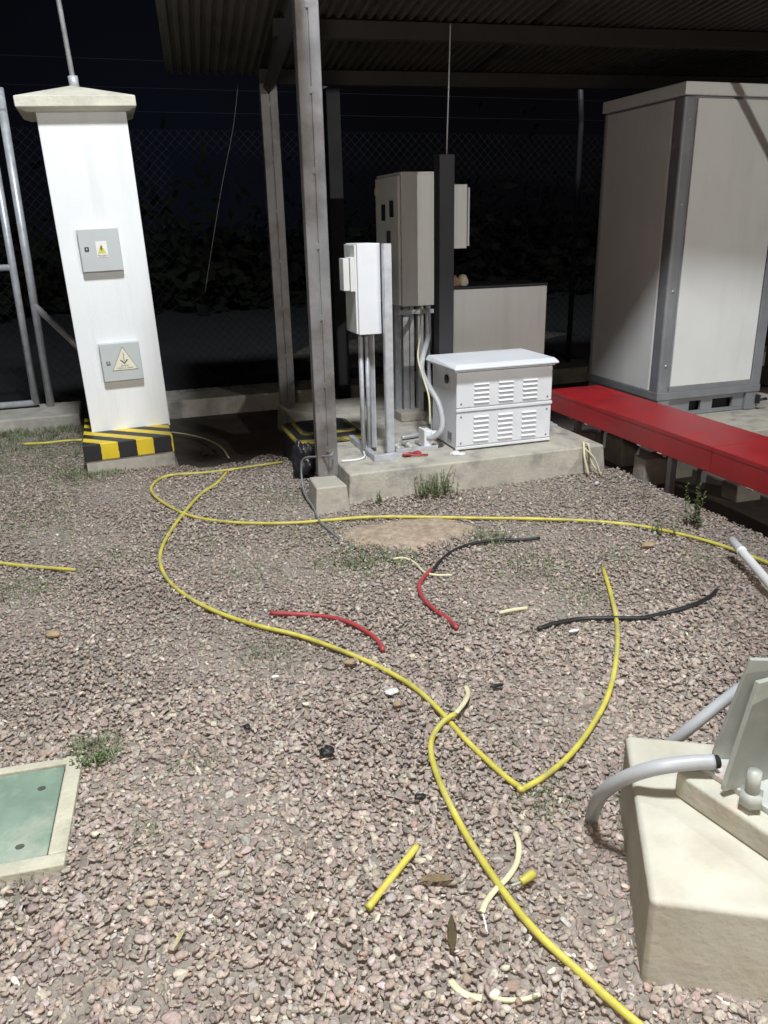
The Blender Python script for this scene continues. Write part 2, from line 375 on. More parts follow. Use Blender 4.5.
# sand patch
g = MB(); K = 26; rr_ = []
for j in range(K+1):
    row = []
    for i in range(K+1):
        x = .86+.92*i/K; y = 3.30+.66*j/K
        z = -.02+.040*float(sandm(np.array(x), np.array(y)))+.006*mn.noise(Vector((x*9, y*9, 1)))
        row.append(g.bm.verts.new((x, y, z)))
    rr_.append(row)
for j in range(K):
    for i in range(K): g.bm.faces.new((rr_[j][i], rr_[j][i+1], rr_[j+1][i+1], rr_[j+1][i])).smooth = True
tag(obj('sand', g, 'sand', origin=(1.3, 3.63, 0)), 'patch of bare tan sand in the gravel before the slab', 'sand', kind='stuff')

# ------------------------------------------------------------------ equipment slab, post blocks, pads
t = MB(); t.hull([(1.15, 4.2, -.05), (2.86, 4.2, -.05), (2.86, 6.3, -.05), (1.15, 6.3, -.05), (1.17, 4.215, .172), (2.84, 4.215, .172), (2.84, 6.3, .172), (1.17, 6.3, .172)], .012)
obj('equipment_slab', t, 'slab', label='raised concrete slab carrying the louvred white box and the cabinets', cat='slab')
# ------------------------------------------------------------------ shelter (rotated a little against the slab)
OX, OY, SR = 1.29, 6.5, R(5.7)
SM = Matrix.Translation((OX, OY, 0)) @ Matrix.Rotation(-SR, 4, 'Z')      # local x = u, local -y = v (toward the yard)
def S(u, v, z): return SM @ Vector((u, -v, z))
sh = thing('open_shelter', (OX, OY, 0), 'dark corrugated roof shelter on grey steel posts over the equipment', 'shelter')
t = MB(); n = 0; st = .0635
u = -.72; prof = []
while u < 4.9:
    prof += [(u, .012), (u+st*.35, .012), (u+st*.5, -.012), (u+st*.85, -.012)]; u += st
b = t.bm; va = -.22; RS = .07
def rz(v): return 2.615+RS*v
prof0 = prof
for prof, vb in (([q for q in prof0 if q[0] < -.02], 3.05), ([q for q in prof0 if -.06 < q[0] < .37], 2.27), ([q for q in prof0 if .33 < q[0] < 1.62], 2.80), ([q for q in prof0 if q[0] > 1.58], 2.27)):  # unseen front edge stepped to shape where the roof shadow falls
    A = [b.verts.new(S(p[0], va, rz(va)+p[1])) for p in prof]; B = [b.verts.new(S(p[0], vb, rz(vb)+p[1])) for p in prof]
    A2 = [b.verts.new(S(p[0], va, rz(va)+p[1]+.002)) for p in prof]; B2 = [b.verts.new(S(p[0], vb, rz(vb)+p[1]+.002)) for p in prof]
    for i in range(len(prof)-1):
        b.faces.new((A[i], A[i+1], B[i+1], B[i])); b.faces.new((A2[i], B2[i], B2[i+1], A2[i+1]))
        b.faces.new((A[i], A2[i], A2[i+1], A[i+1])); b.faces.new((B[i], B[i+1], B2[i+1], B2[i]))
obj('roof', t, 'roof_sheet', sh)
def sbox(t, u0, u1, v0, v1, z0, z1, bev=.003): t.box(u0, u1, -v1, -v0, z0, z1, bev, SM)
for v in (-.02, 1.12, 2.2):
    t = MB(); sbox(t, -.06, 4.85, v-.04, v+.04, rz(v)-.115, rz(v)-.018); obj('beam', t, 'beam_steel', sh)
for uu in (0.0, 4.6):
    t = MB(); t.tube([S(uu, .03, rz(.03)-.15), S(uu, 2.15, rz(2.15)-.15)], .042, 4, False, smooth=False); obj('rafter', t, 'beam_steel', sh)
def spost(u, v, w, z0, z1):
    t = MB()
    sbox(t, u-w/2, u-.004, v-w*.42, v+w*.42, z0, z1, .004); sbox(t, u+.004, u+w/2, v-w*.42, v+w*.42, z0, z1, .004)
    sbox(t, u-.004, u+.004, v-w*.38, v+w*.36, z0, z1, 0)
    for k in range(7): zz = z0+.15+k*(z1-z0-.3)/6; sbox(t, u-.012, u+.012, v+w*.36, v+w*.42+.001, zz, zz+.03, .001)
    return obj('post', t, 'post_steel', sh)
spost(0, .0, .125, 0, 2.496); spost(.0, 2.13, .118, .135, 2.65)
spost(4.6, .0, .125, 0, 2.496); spost(4.05, 2.13, .118, .0, 2.65)
# wind braces by the right front post
for a, c in (((3.25, 2.13, 2.6), (4.05, 2.13, 1.7)), ((4.05, 2.05, 1.2), (4.05, .05, 2.4)), ((3.62, 2.13, 2.6), (4.05, 2.13, 2.15))):
    t = MB(); t.tube([S(*a), S(*c)], .028, 6, False, smooth=False); obj('brace', t, 'post_steel', sh)
t = MB(); sbox(t, -.02, .02, 2.0, 2.11, .45, .452); 
t2 = MB(); t2.hull([(.925, 4.085, -.05), (1.135, 4.085, -.05), (1.135, 4.37, -.05), (.945, 4.37, -.05), (.945, 4.10, .15), (1.12, 4.10, .15), (1.12, 4.36, .138), (.965, 4.36, .138)], .010)
obj('post_footing', t2, 'slab', label='tapered concrete footing block under the nearest shelter post', cat='footing')
t.bm.free()
# rear upright seen between the posts
p = at(331, 90, 2.48)
t = MB(); t.box(p.x-.055, p.x+.055, p.y-.05, p.y+.05, -.02, 2.49, .004)
obj('rear_upright', t, 'dark_steel', label='dark steel upright far behind the small white cabinet', cat='post')

# ------------------------------------------------------------------ white pillar
pl = thing('gate_pillar', (0, 5.42, 0), 'tall white pillar with two grey boxes, a peaked cap and a striped foot', 'pillar')
t = MB(); t.box(-.268, .262, 5.78, 6.22, .19, 2.215, .006); obj('shaft', t, 'white_wall', pl)
t = MB()
x0, x1, y0, y1 = -.372, .325, 5.69, 6.31
t.hull([(x0, y0, 2.225), (x1, y0, 2.225), (x1, y1, 2.225), (x0, y1, 2.225), (x0, y0, 2.285), (x1, y0, 2.285), (x1, y1, 2.285), (x0, y1, 2.285), (-.04, 5.95, 2.375), (-.03, 6.0, 2.375), (x0+.05, y0+.05, 2.205), (x1-.05, y0+.05, 2.205), (x1-.05, y1-.05, 2.205), (x0+.05, y1-.05, 2.205)], .005)
obj('cap', t, 'cap', pl)
t = MB(); t.cyl((-.02, 5.97, 2.36), (-.022, 5.97, 2.43), .030, 16); t.cyl((-.022, 5.97, 2.40), (-.06, 5.97, 3.9), .016, 12); obj('mast', t, 'galv', pl)
t = MB(); t.box(-.325, .25, 5.42, 6.30, .092, .205, .006); obj('striped_plinth', t, 'hazard', pl)
t = MB(); t.box(-.320, .245, 5.43, 6.29, -.06, .092, .006); obj('footing', t, 'slab', pl)
MZ = Matrix.Rotation(R(90), 4, 'X')
def pillar_box(xa, xb, za, zb, lower):
    t = MB(); t.box(xa, xb, 5.737, 5.785, za, zb, .005); t.box(xa+.004, xb-.004, 5.732, 5.736, za+.004, zb-.004, .0015)
    bx = obj('electrical_box', t, 'box_grey', pl, label='grey box with earth symbol triangle' if lower else 'grey box with small yellow warning sticker')
    t = MB(); cz = (za+zb)/2+(.0 if lower else .01); cx = xa+.045
    t.box(cx-.013, cx+.013, 5.726, 5.732, cz-.013, cz+.013, .003)
    t.mi = 1; t.box(cx-.004, cx+.004, 5.724, 5.7262, cz-.006, cz+.006)
    obj('latch', t, ['black' if not lower else 'frame_grey', 'galv'], bx)
    t = MB(); mx = (xa+xb)/2+(.008 if not lower else .018); Y = 5.7305
    if lower:
        zc = cz-.05; hw = .079
        t.prism([(mx-hw-.006, zc-.006), (mx+hw+.006, zc-.006), (mx, zc+.155)], 0, .0008, 0, Matrix.Translation((0, Y, 0)) @ MZ)
        t.mi = 1; t.prism([(mx-hw, zc-.002), (mx+hw, zc-.002), (mx, zc+.145)], .0012, .0018, 0, Matrix.Translation((0, Y, 0)) @ MZ)
        t.mi = 2
        t.box(mx-.002, mx+.002, Y-.0026, Y-.0022, zc+.055, zc+.11)
        t.prism([(mx-.026, zc+.062), (mx-.018, zc+.066), (mx, zc+.046), (mx+.018, zc+.066), (mx+.026, zc+.062), (mx, zc+.034)], .0022, .0026, 0, Matrix.Translation((0, Y, 0)) @ MZ)
        t.text('SISTEMA', .014, Matrix.Translation((mx, Y-.0026, zc+.020)) @ MZ)
        t.text('PUESTA A TIERRA', .013, Matrix.Translation((mx, Y-.0026, zc+.005)) @ MZ)
        obj('sign', t, ['ink_soft', 'sign_cream', 'ink'], bx)
    else:
        t.box(mx-.032, mx+.036, Y-.001, Y, cz-.055, cz+.045, 0)
        t.mi = 1; t.prism([(mx-.028, cz-.030), (mx+.028, cz-.030), (mx, cz+.028)], .0015, .002, 0, Matrix.Translation((0, Y, 0)) @ MZ)
        t.mi = 2; t.prism([(mx-.004, cz+.016), (mx+.006, cz+.016), (mx+.001, cz+.002), (mx+.008, cz+.002), (mx-.003, cz-.022), (mx-.001, cz-.006), (mx-.008, cz-.006)], .0024, .0028, 0, Matrix.Translation((0, Y, 0)) @ MZ)
        t.text('PELIGRO', .0155, Matrix.Translation((mx+.002, Y-.0026, cz-.049)) @ MZ)
        obj('sticker', t, ['sign_white', 'sign_yellow', 'ink'], bx)
pillar_box(-.148, .106, 1.262, 1.528, False)
pillar_box(-.130, .130, .545, .802, True)
pl.location.x += .036; pl.rotation_euler = (0, R(-1.5), 0)

# ------------------------------------------------------------------ fence, gate, kerb
FY = 7.35
t = MB(); t.box(-4.5, -.36, 6.92, 7.5, -.1, .105, .012); 
obj('low_kerb', t, 'concrete', label='low concrete kerb under the gate left of the pillar', cat='kerb')
t = MB(); t.box(.0, 7.5, 7.0, 7.5, -.1, .13, .012)
obj('fence_kerb', t, 'concrete', label='dim concrete kerb along the fence foot behind the shelter', cat='kerb')
fe = thing('chain_link_fence', (1.5, FY, 0), 'tall chain link fence crossing the dark background behind the pillar', 'fence')
def link_mesh(xa, xb, za, zb, y, cell=.075, r=.0014):
    t = MB(); b = t.bm
    def wire(p, q):
        d = (q-p).normalized(); a = Vector((0, 1, 0))*r; c = d.cross(Vector((0, 1, 0)))*r
        o3 = [a, -a*.5+c*.87, -a*.5-c*.87]
        A = [b.verts.new(p+o) for o in o3]; B = [b.verts.new(q+o) for o in o3]
        for k in range(3): b.faces.new((A[k], A[(k+1) % 3], B[(k+1) % 3], B[k]))
    h = zb-za; c = xa-h
    while c < xb:
        for sgn in (1, -1):
            s0 = max(0, xa-c); s1 = min(h, xb-c)
            if s1 > s0:
                if sgn > 0: wire(Vector((c+s0, y+.002, za+s0)), Vector((c+s1, y+.002, za+s1)))
                else: wire(Vector((c+s0, y-.002, zb-s0)), Vector((c+s1, y-.002, zb-s1)))
        c += cell
    return t
obj('wire_mesh', link_mesh(-.62, 7.5, .12, 2.28, FY, r=.0011), 'wire', fe)
for z in (2.40, 2.56, 2.74):
    t = MB(); t.tube([(-.62, FY-(z-2.3)*.4, z), (7.5, FY-(z-2.3)*.4, z)], .0016, 5, False); obj('barbed_wire', t, 'wire', fe)
for x in (-.60, 2.0, 4.44, 7.0):
    t = MB()
    if x < 0: t.cyl((x, FY, 0), (x, FY, 2.55), .033, 14)
    else: t.tube([(x, FY, 0), (x, FY, 2.36), (x-.02, FY-.03, 2.42), (x-.10, FY-.12, 2.66)], .026, 12, False)
    obj('fence_post', t, 'galv' if x < 0 else 'dark_steel', fe)
t = MB(); t.cyl((-.60, FY-.01, .95), (.02, FY-.01, .18), .027, 12); obj('stay', t, 'galv', fe)
ga = thing('yard_gate', (-1.7, FY, .1), 'galvanised tube gate with chain link infill at the left edge', 'gate')
t = MB()
for x in (-.715, -2.3): t.cyl((x, FY, .13), (x, FY, 2.35), .030, 14)
for z in (.145, 1.25, 2.33): t.cyl((-2.3, FY, z), (-.715, FY, z), .026, 14)
obj('gate_frame', t, 'galv', ga)
obj('wire_mesh', link_mesh(-2.28, -.74, .17, 2.3, FY, r=.0012), 'wire', ga)

# ------------------------------------------------------------------ big walk-in cabinet at right
cb = thing('outdoor_cabinet', (4.38, 5.6, 0), 'large white panelled outdoor cabinet with grey frame and base at the right', 'cabinet')
X0, X1, Y0, Y1 = 3.9, 4.87, 5.13, 6.12
t = MB(); t.box(X0+.02, X1-.02, Y0+.02, Y1-.02, .2, 2.30, 0); obj('core', t, 'frame_grey', cb)
t = MB(); t.box(X0+.115, X1-.10, Y0+.004, Y0+.019, .285, 2.285, .003); obj('front_panel', t, 'panel', cb)
t = MB(); t.box(X0+.004, X0+.019, Y0+.13, Y1-.05, .245, 2.285, .003); obj('side_panel', t, 'panel', cb)
t = MB(); t.box(X0-.012, X1+.012, Y0-.012, Y1+.012, 2.302, 2.385, .008); obj('top', t, 'panel', cb)
for xa, xb, ya, yb in ((X0, X0+.10, Y0, Y0+.115), (X1-.09, X1, Y0, Y0+.1), (X0, X0+.04, Y1-.04, Y1)):
    t = MB(); t.box(xa, xb, ya, yb, .2, 2.30, .02 if xa == X0 else .006, seg=3); obj('corner_post', t, 'frame_grey', cb)
t = MB(); t.box(X0-.004, X1+.004, Y0-.004, Y1, .185, .243, .004); t.box(X0+.101, X1-.091, Y0-.001, Y0+.1, .243, .284, .003)
t.box(X0+.01, X0+.12, Y0+.004, Y1-.01, 0.04, .184, .004); t.box(X1-.12, X1-.01, Y0+.004, Y1-.01, .04, .184, .004)
t.box(X0+.12, X1-.12, Y0+.03, Y0+.06, .15, .184, .002); t.box(X0+.12, X1-.12, Y0+.035, Y0+.055, .04, .07, .002)
for xa, xb in ((X0+.121, 4.23), (4.34, 4.45), (4.645, X1-.121)): t.box(xa, xb, Y0+.032, Y0+.058, .066, .152, .002)
obj('base_frame', t, 'frame_grey', cb)
t = MB(); t.box(X0+.12, X1-.12, Y0+.09, Y0+.1, .04, .18); obj('slot_shade_sheet', t, 'hole', cb)  # black sheet put behind the base slots for the shade inside them
t = MB(); t.cyl((X1-.02, Y0-.03, .12), (X1+.05, Y0-.04, .125), .012, 8); t.box(X1-.03, X1-.01, Y0-.04, Y0, .09, .16, .004); obj('latch', t, 'black', cb)
for zz in (.45, 1.0, 1.6, 2.15):
    t = MB(); t.cyl((X0+.05, Y0-.006, zz), (X0+.05, Y0+.01, zz), .010, 8); obj('bolt', t, 'galv', cb)
t = MB(); t.prism([(3.72, 4.62), (5.4, 4.5), (5.4, 6.5), (3.72, 6.5)], -.08, .035, .01)
obj('cabinet_pad', t, 'slab', label='flat concrete pad beneath the large white panelled cabinet', cat='pad')

# ------------------------------------------------------------------ red cable tray on supports
tr = thing('red_cable_tray', (3.09, 3.3, .2), 'long glossy red covered cable tray running from slab to the right edge', 'cable tray')
ya = 5.02
for k, (a, c) in enumerate(((3.3065, 5.02), (1.0, 3.3045))):
    t = MB(); t.box(2.885, 3.295, a, c, .236, .376, .006); t.box(2.8825, 3.298, a, c, .352, .3785, .004)
    obj('tray_section', t, 'red', tr)
rg = random.Random(3)
for k in range(8):
    y = rg.uniform(2.4, 4.9); ln = rg.uniform(.01, .05); t = MB(); t.box(2.8825, 2.886, y, y+ln, .2345, .2345+rg.uniform(.002, .005)); obj('chipped_edge', t, 'chip', tr)
for y in (4.75, 3.72, 2.45, 1.4):
    t = MB(); t.box(2.97, 3.01, y, y+.04, -.05, .236, .002); t.box(3.19, 3.23, y, y+.04, -.05, .236, .002); t.box(2.93, 3.26, y+.005, y+.035, .206, .2355, .001)
    obj('leg', t, 'post_steel', tr)
for i, (x, y, s, a) in enumerate(((3.02, 3.97, (.10, .07, .075), .2), (3.12, 4.42, (.08, .11, .10), .8), (3.03, 4.75, (.07, .07, .06), .4), (3.25, 4.05, (.09, .09, .06), 1.1), (3.3, 3.5, (.10, .07, .05), .4))):
    t = MB(); rg = random.Random(i)
    pts = [(x+sx*s[0]*rg.uniform(.75, 1), y+sy*s[1]*rg.uniform(.75, 1), sz*s[2]*rg.uniform(.8, 1.05)*2 if sz else -.03) for sx in (-1, 1) for sy in (-1, 1) for sz in (0, 1)]
    t.hull(pts, .008)
    obj('concrete_rubble', t, 'rubble', label=['squarish rubble block under the red tray nearest the gravel edge', 'tallest rubble block below the red tray behind the slab corner', 'rubble block under the far end of the red tray', 'low rubble block deep under the middle of the red tray', 'flat rubble block under the red tray toward the right edge'][i], cat='rubble', group='rubble blocks under the red tray')

# ------------------------------------------------------------------ louvred white box on the slab
gb = thing('louvred_unit', (2.23, 4.63, .172), 'white louvred metal unit with overhanging lid at the slab front', 'generator')
bx0, bx1, by0, by1, bz0, bz1 = 1.915, 2.565, 4.42, 4.83, .185, .675
LV = [(bx0+.115+k*.165, bx0+.115+k*.165+.10, z) for k in range(3) for z in [.225+j*.030 for j in range(6)]+[.465+j*.028 for j in range(5)]]
t = MB(); t.box(bx0+.006, bx1-.006, by0+.012, by1-.004, bz0, bz1, .003); obj('body', t, 'white_metal', gb)
t = MB(); t.box(bx0, bx1, by0, by0+.010, .205, .415, .003)
lo = obj('lower_panel', t, 'white_metal', gb)
t = MB(); t.box(bx0, bx1, by0, by0+.010, .446, .66, .003); hi = obj('upper_panel', t, 'white_metal', gb)
t = MB(); t.box(bx0-.004, bx1+.004, by0-.008, by0+.004, .420, .4405, .004); t.box(bx0-.003, bx1+.003, by0-.003, by0+.012, .183, .200, .003); obj('rail', t, 'white_metal', gb)
for (pz0, pz1, par) in ((.2, .42, lo), (.44, .66, hi)):
    for kx in range(3):
        t = MB()
        for xa, xb, z in [q for q in LV if pz0 < q[2] < pz1 and abs(q[0]-(bx0+.115+kx*.165)) < .01]:
            t.mi = 0; b = bmesh.new()
            pr = [(0, 0), (-.009, -.009), (-.009, -.011), (0, -.004)]
            A = [b.verts.new((xa, by0+p_[0], z+.014+p_[1])) for p_ in pr]; B = [b.verts.new((xb, by0+p_[0], z+.014+p_[1])) for p_ in pr]
            b.faces.new(A); b.faces.new(list(reversed(B)))
            for k in range(4): b.faces.new((A[k], B[k], B[(k+1) % 4], A[(k+1) % 4]))
            bmesh.ops.recalc_face_normals(b, faces=b.faces); t._merge(b)
            t.mi = 1; t.box(xa+.002, xb-.002, by0-.0012, by0+.001, z-.0015, z+.005)  # grey strip draws the shade in the slot under each louvre
        obj('louvre_bank', t, ['white_metal', 'frame_grey'], par)
    for x in (bx0+.03, bx1-.03):
        for z in ((.225, .39) if pz0 < .3 else (.47,)):
            t = MB(); t.cyl((x, by0-.003, z), (x, by0+.002, z), .006, 8); obj('screw', t, 'frame_grey', par)
t = MB(); t.hull([(bx0-.035, by0-.055, .683), (bx1+.012, by0-.055, .683), (bx1+.012, by1+.02, .683), (bx0-.035, by1+.02, .683), (bx0-.035, by0-.055, .695), (bx1+.012, by0-.055, .695), (bx1+.006, by1+.02, .712), (bx0-.02, by1+.02, .712), (bx0-.005, by0-.01, .712), (bx1+.005, by0-.01, .712)], .004)
t.box(bx0-.02, bx1+.006, by0-.02, by1, .668, .684, .002)
obj('lid', t, 'white_metal', gb)
t = MB(); t.cyl((bx0+.004, 4.58, .60), (bx0-.004, 4.58, .60), .028, 16); obj('cable_entry', t, 'black', gb)
t = MB(); t.box(bx0+.001, bx0+.007, 4.50, 4.56, .225, .275); obj('side_plate', t, 'frame_grey', gb)
for x in (bx0+.03, bx1-.07): 
    t = MB(); t.box(x, x+.04, by0+.03, by0+.38, .170, .186, .001); obj('foot', t, 'galv', gb)

# ------------------------------------------------------------------ small cabinet on its strut
sc = thing('small_wall_cabinet', (1.42, 4.55, .172), 'small bright white cabinet on a galvanised strut left of the big one', 'cabinet')
t = MB(); t.box(1.335, 1.470, 4.49, 4.72, .912, 1.412, .004); bd = obj('body', t, 'white_metal', sc)
t = MB(); t.box(1.322, 1.334, 4.50, 4.71, .918, 1.406, .003); obj('door', t, 'cab_grey', sc)
t = MB(); t.box(1.255, 1.29, 4.50, 4.585, 1.16, 1.335, .003); t.box(1.294, 1.321, 4.495, 4.60, 1.155, 1.34, .003); obj('display_hood', t, 'cab_grey', sc)
t = MB(); t.box(1.472, 1.476, 4.445, 4.475, .21, 1.41); t.box(1.476, 1.520, 4.440, 4.444, .21, 1.41); t.box(1.516, 1.520, 4.444, 4.475, .21, 1.41); t.box(1.476, 1.516, 4.474, 4.478, .21, 1.41)
obj('upright', t, 'galv', sc)
for x in (1.372, 1.412): 
    t = MB(); t.cyl((x, 4.60, .172), (x, 4.60, .912), .014, 12); obj('conduit', t, 'galv', sc)
t = MB(); t.box(1.435, 1.465, 4.62, 4.66, .2, .912, .002); obj('back_strut', t, 'galv', sc)
t = MB(); t.box(1.375, 1.545, 4.395, 4.43, .172, .212, .002); t.box(1.375, 1.41, 4.43, 4.95, .172, .21, .002); obj('foot_channel', t, 'galv', sc)

# ------------------------------------------------------------------ big control cabinet
bc = thing('control_cabinet', (1.97, 5.35, .172), 'tall light grey control cabinet with two display windows raised on struts', 'cabinet')
cx0, cx1, cy0, cy1, cz0, cz1 = 1.868, 2.12, 5.24, 5.72, .985, 1.815
t = MB(); t.box(cx0, cx1, cy0, cy1, cz0, cz1, .005); t.box(cx0-.004, cx1+.012, cy0-.006, cy1+.01, cz1-.002, cz1+.012, .002); obj('body', t, 'cab_grey', bc)
t = MB(); t.box(cx0-.022, cx0-.004, cy0+.006, cy1-.006, cz0+.006, cz1-.008, .004); dr = obj('door', t, 'cab_grey', bc)
def doorrect(name, ya_, yb_, za_, zb_, m, th=.004):
    t = MB(); t.box(cx0-.022-th, cx0-.0215, ya_, yb_, za_, zb_, .001); obj(name, t, m, dr)
doorrect('window', 5.33, 5.41, 1.555, 1.66, 'glass'); doorrect('window', 5.50, 5.58, 1.535, 1.64, 'glass')
doorrect('handle', 5.40, 5.435, 1.28, 1.47, 'dark_steel', .018)
doorrect('hinge', 5.68, 5.71, 1.70, 1.75, 'primer', .008)
for x in (1.875, 1.935, 1.985, 2.045):
    t = MB(); w_ = .042 if x != 1.985 else .03
    t.box(x, x+.004, 5.42, 5.46, .172, cz0-.001); t.box(x+.004, x+w_, 5.42, 5.424, .172, cz0-.001); t.box(x+w_-.004, x+w_, 5.424, 5.46, .172, cz0-.001)
    obj('strut', t, 'galv', bc)
t = MB(); t.box(1.87, 2.06, 5.30, 5.50, .172, .235, .008); obj('foot_block', t, 'slab', bc)
t = MB(); t.box(1.86, 2.12, 5.30, 5.33, .925, .955, .002); obj('cross_strut', t, 'galv', bc)
# chrome conduit from its bottom to the slab
t = MB(); t.tube([(1.985, 5.08, .985), (1.985, 5.06, .6), (1.985, 5.02, .30), (1.975, 4.97, .215), (1.93, 4.88, .200), (1.80, 4.83, .195), (1.70, 4.82, .19)], .013, 10)
obj('bent_metal_conduit', t, 'galv', label='thin shiny metal conduit bending from the tall cabinet down onto the slab', cat='conduit')
t = MB(); t.tube([on(428, 306, 5.28), on(428, 322, 5.2), on(428, 338, 5.05), on(423, 356, 4.88), on(422, 372, 4.78), on(430, 388, 4.66), on(438, 402, 4.58), on(442, 418, 4.53), on(441, 430, 4.51), on(434, 437, 4.53), on(428, 438, 4.56)], .0185, 14)
obj('flexible_conduit', t, 'grey_pvc', label='fat grey flexible conduit curving down to the white junction box', cat='conduit')
t = MB(); t.tube([on(421, 306, 5.28), on(420, 335, 5.05), on(418, 358, 4.86), on(424, 380, 4.70), on(429, 398, 4.62), on(430, 424, 4.58)], .0055, 8)
obj('thin_cable', t, 'cream_wire', label='thin pale cable running beside the fat grey flexible conduit', cat='cable')
jq = at(429, 449, .172)
jb = thing('junction_box', (jq.x, jq.y, .172), 'small white junction box beside the louvred unit', 'junction box')
t = MB(); t.box(jq.x-.02, jq.x+.025, jq.y, jq.y+.09, .19, .29, .006); obj('body', t, 'white_pvc', jb)
t = MB(); t.box(jq.x-.034, jq.x-.021, jq.y-.008, jq.y+.098, .183, .297, .004); obj('cover', t, 'white_pvc', jb)
t = MB(); t.cyl((jq.x+.02, jq.y+.045, .25), (jq.x+.065, jq.y+.045, .25), .027, 14); obj('elbow', t, 'white_pvc', jb)
lbl = ['conduit coupling on the slab nearest the strut foot', 'middle conduit coupling on the slab', 'conduit coupling on the slab nearest the junction box']
for i, (x, y) in enumerate(((1.60, 4.60), (1.68, 4.60), (1.78, 4.58))):
    t = MB(); t.tube([(x-.02, y+.12, .185), (x, y+.03, .19), (x+.005, y, .175)], .014, 10); t.cyl((x, y+.05, .188), (x-.005, y+.02, .190), .020, 12)
    obj('conduit_coupling', t, 'galv_dull', label=lbl[i], cat='coupling', group='couplings on the slab')
t = MB(); t.box(1.56, 1.84, 4.53, 4.56, .172, .196, .002); t.box(1.56, 1.84, 4.70, 4.725, .172, .19, .002)
obj('floor_strut', t, 'galv', label='galvanised floor channel lying between strut foot and junction box', cat='channel')
t = MB(); t.blob((1.60, 4.44, .186), (.035, .018, .014), 2, .35, 2); t.blob((1.665, 4.445, .186), (.03, .02, .016), 5, .4, 2); t.cyl((1.57, 4.42, .19), (1.72, 4.40, .182), .006, 6)
obj('red_clamp', t, 'red_hose', label='small red clamp lying on the slab beside the strut foot', cat='clamp')
t = MB(); t.blob((1.93, 4.46, .180), (.016, .02, .012), 3, .4, 2); obj('red_plug', t, 'red_hose', label='tiny red plug by the junction box corner', cat='plug')
t = MB()
for k, (x, y) in enumerate(((1.885, 4.37), (1.915, 4.35), (1.90, 4.40))): t.blob((x, y, .178), (.028, .02, .008), k+3, .5, 2)
obj('paper_scrap', t, 'paper', label='crumpled white scrap at the foot of the louvred unit', cat='scrap')
t = MB(); t.tube([(1.19, 4.47, .180), (1.28, 4.465, .180), (1.345, 4.50, .181), (1.37, 4.60, .19)], .007, 8)
obj('white_wire', t, 'white_pvc', label='white wire lying on the slab by the nearest post', cat='wire')
# dark upright with a thin hanging cable
t = MB(); t.box(1.98, 2.08, 4.86, 4.90, .172, 1.90, .003); t.box(1.98, 1.994, 4.90, 4.95, .172, 1.90); t.box(2.066, 2.08, 4.90, 4.95, .172, 1.90)
obj('dark_channel_upright', t, 'dark_steel', label='dark steel channel upright behind the louvred unit', cat='upright')
t = MB(); t.cyl((2.055, 4.93, 1.9), (2.075, 4.93, 2.60), .0045, 8)
obj('hanging_rod', t, 'galv', label='thin rod hanging from the roof above the dark upright', cat='rod')
sb = thing('side_box', (2.32, 5.4, 1.35), 'narrow pale box fixed to the right of the dark upright', 'box')
t = MB(); t.box(2.27, 2.375, 5.33, 5.50, 1.345, 1.755, .004); obj('body', t, 'cab_grey', sb)
t = MB(); t.box(2.379, 2.392, 5.325, 5.50, 1.36, 1.735, .003); obj('cover', t, 'cab_grey', sb)
for z in (1.44, 1.64):
    t = MB(); t.box(2.094, 2.28, 5.36, 5.40, z, z+.03, .002); obj('bracket', t, 'dark_steel', sb)
t = MB(); t.tube([on(238, 84, 6.3), on(233, 128, 6.3), on(222, 185, 6.3), on(213, 240, 6.3), on(205, 292, 6.3)], .0022, 6)
obj('dangling_wire', t, 'post_steel', label='hair thin wire dangling from the roof edge between pillar and posts', cat='wire')
# low cabinet behind
lc = thing('low_cabinet', (2.6, 5.4, .172), 'low dull grey cabinet standing behind the louvred unit', 'cabinet')
t = MB(); t.box(2.235, 2.955, 5.225, 5.62, .2, 1.080, .005); obj('body', t, 'cab_grey', lc)
t = MB(); t.box(2.22, 2.965, 5.235, 5.63, 1.083, 1.098, .003); obj('top', t, 'dark_steel', lc)
t = MB(); t.box(2.226, 2.233, 5.23, 5.61, .2, 1.08); obj('side_sheet', t, 'dark_steel', lc)
t = MB(); t.box(2.25, 2.94, 5.25, 5.60, .172, .199); obj('plinth', t, 'dark_steel', lc)
t = MB(); t.blob((2.285, 5.36, 1.125), (.055, .05, .042), 4, .25, 3); t.mi = 1; t.blob((2.355, 5.35, 1.127), (.036, .045, .045), 7, .2, 3)
obj('cloth_bundle', t, ['brown_cloth', 'cream_cloth'], label='small brown and cream bundle sitting on the low cabinet', cat='bundle')
# galvanised strip on slab right of unit
t = MB(); t.box(2.60, 2.80, 4.72, 4.78, .172, .195, .002); t.box(2.62, 2.82, 4.82, 4.86, .172, .19, .002)
obj('loose_strut', t, 'galv', label='galvanised strut pieces on the slab right of the louvred unit', cat='strut')

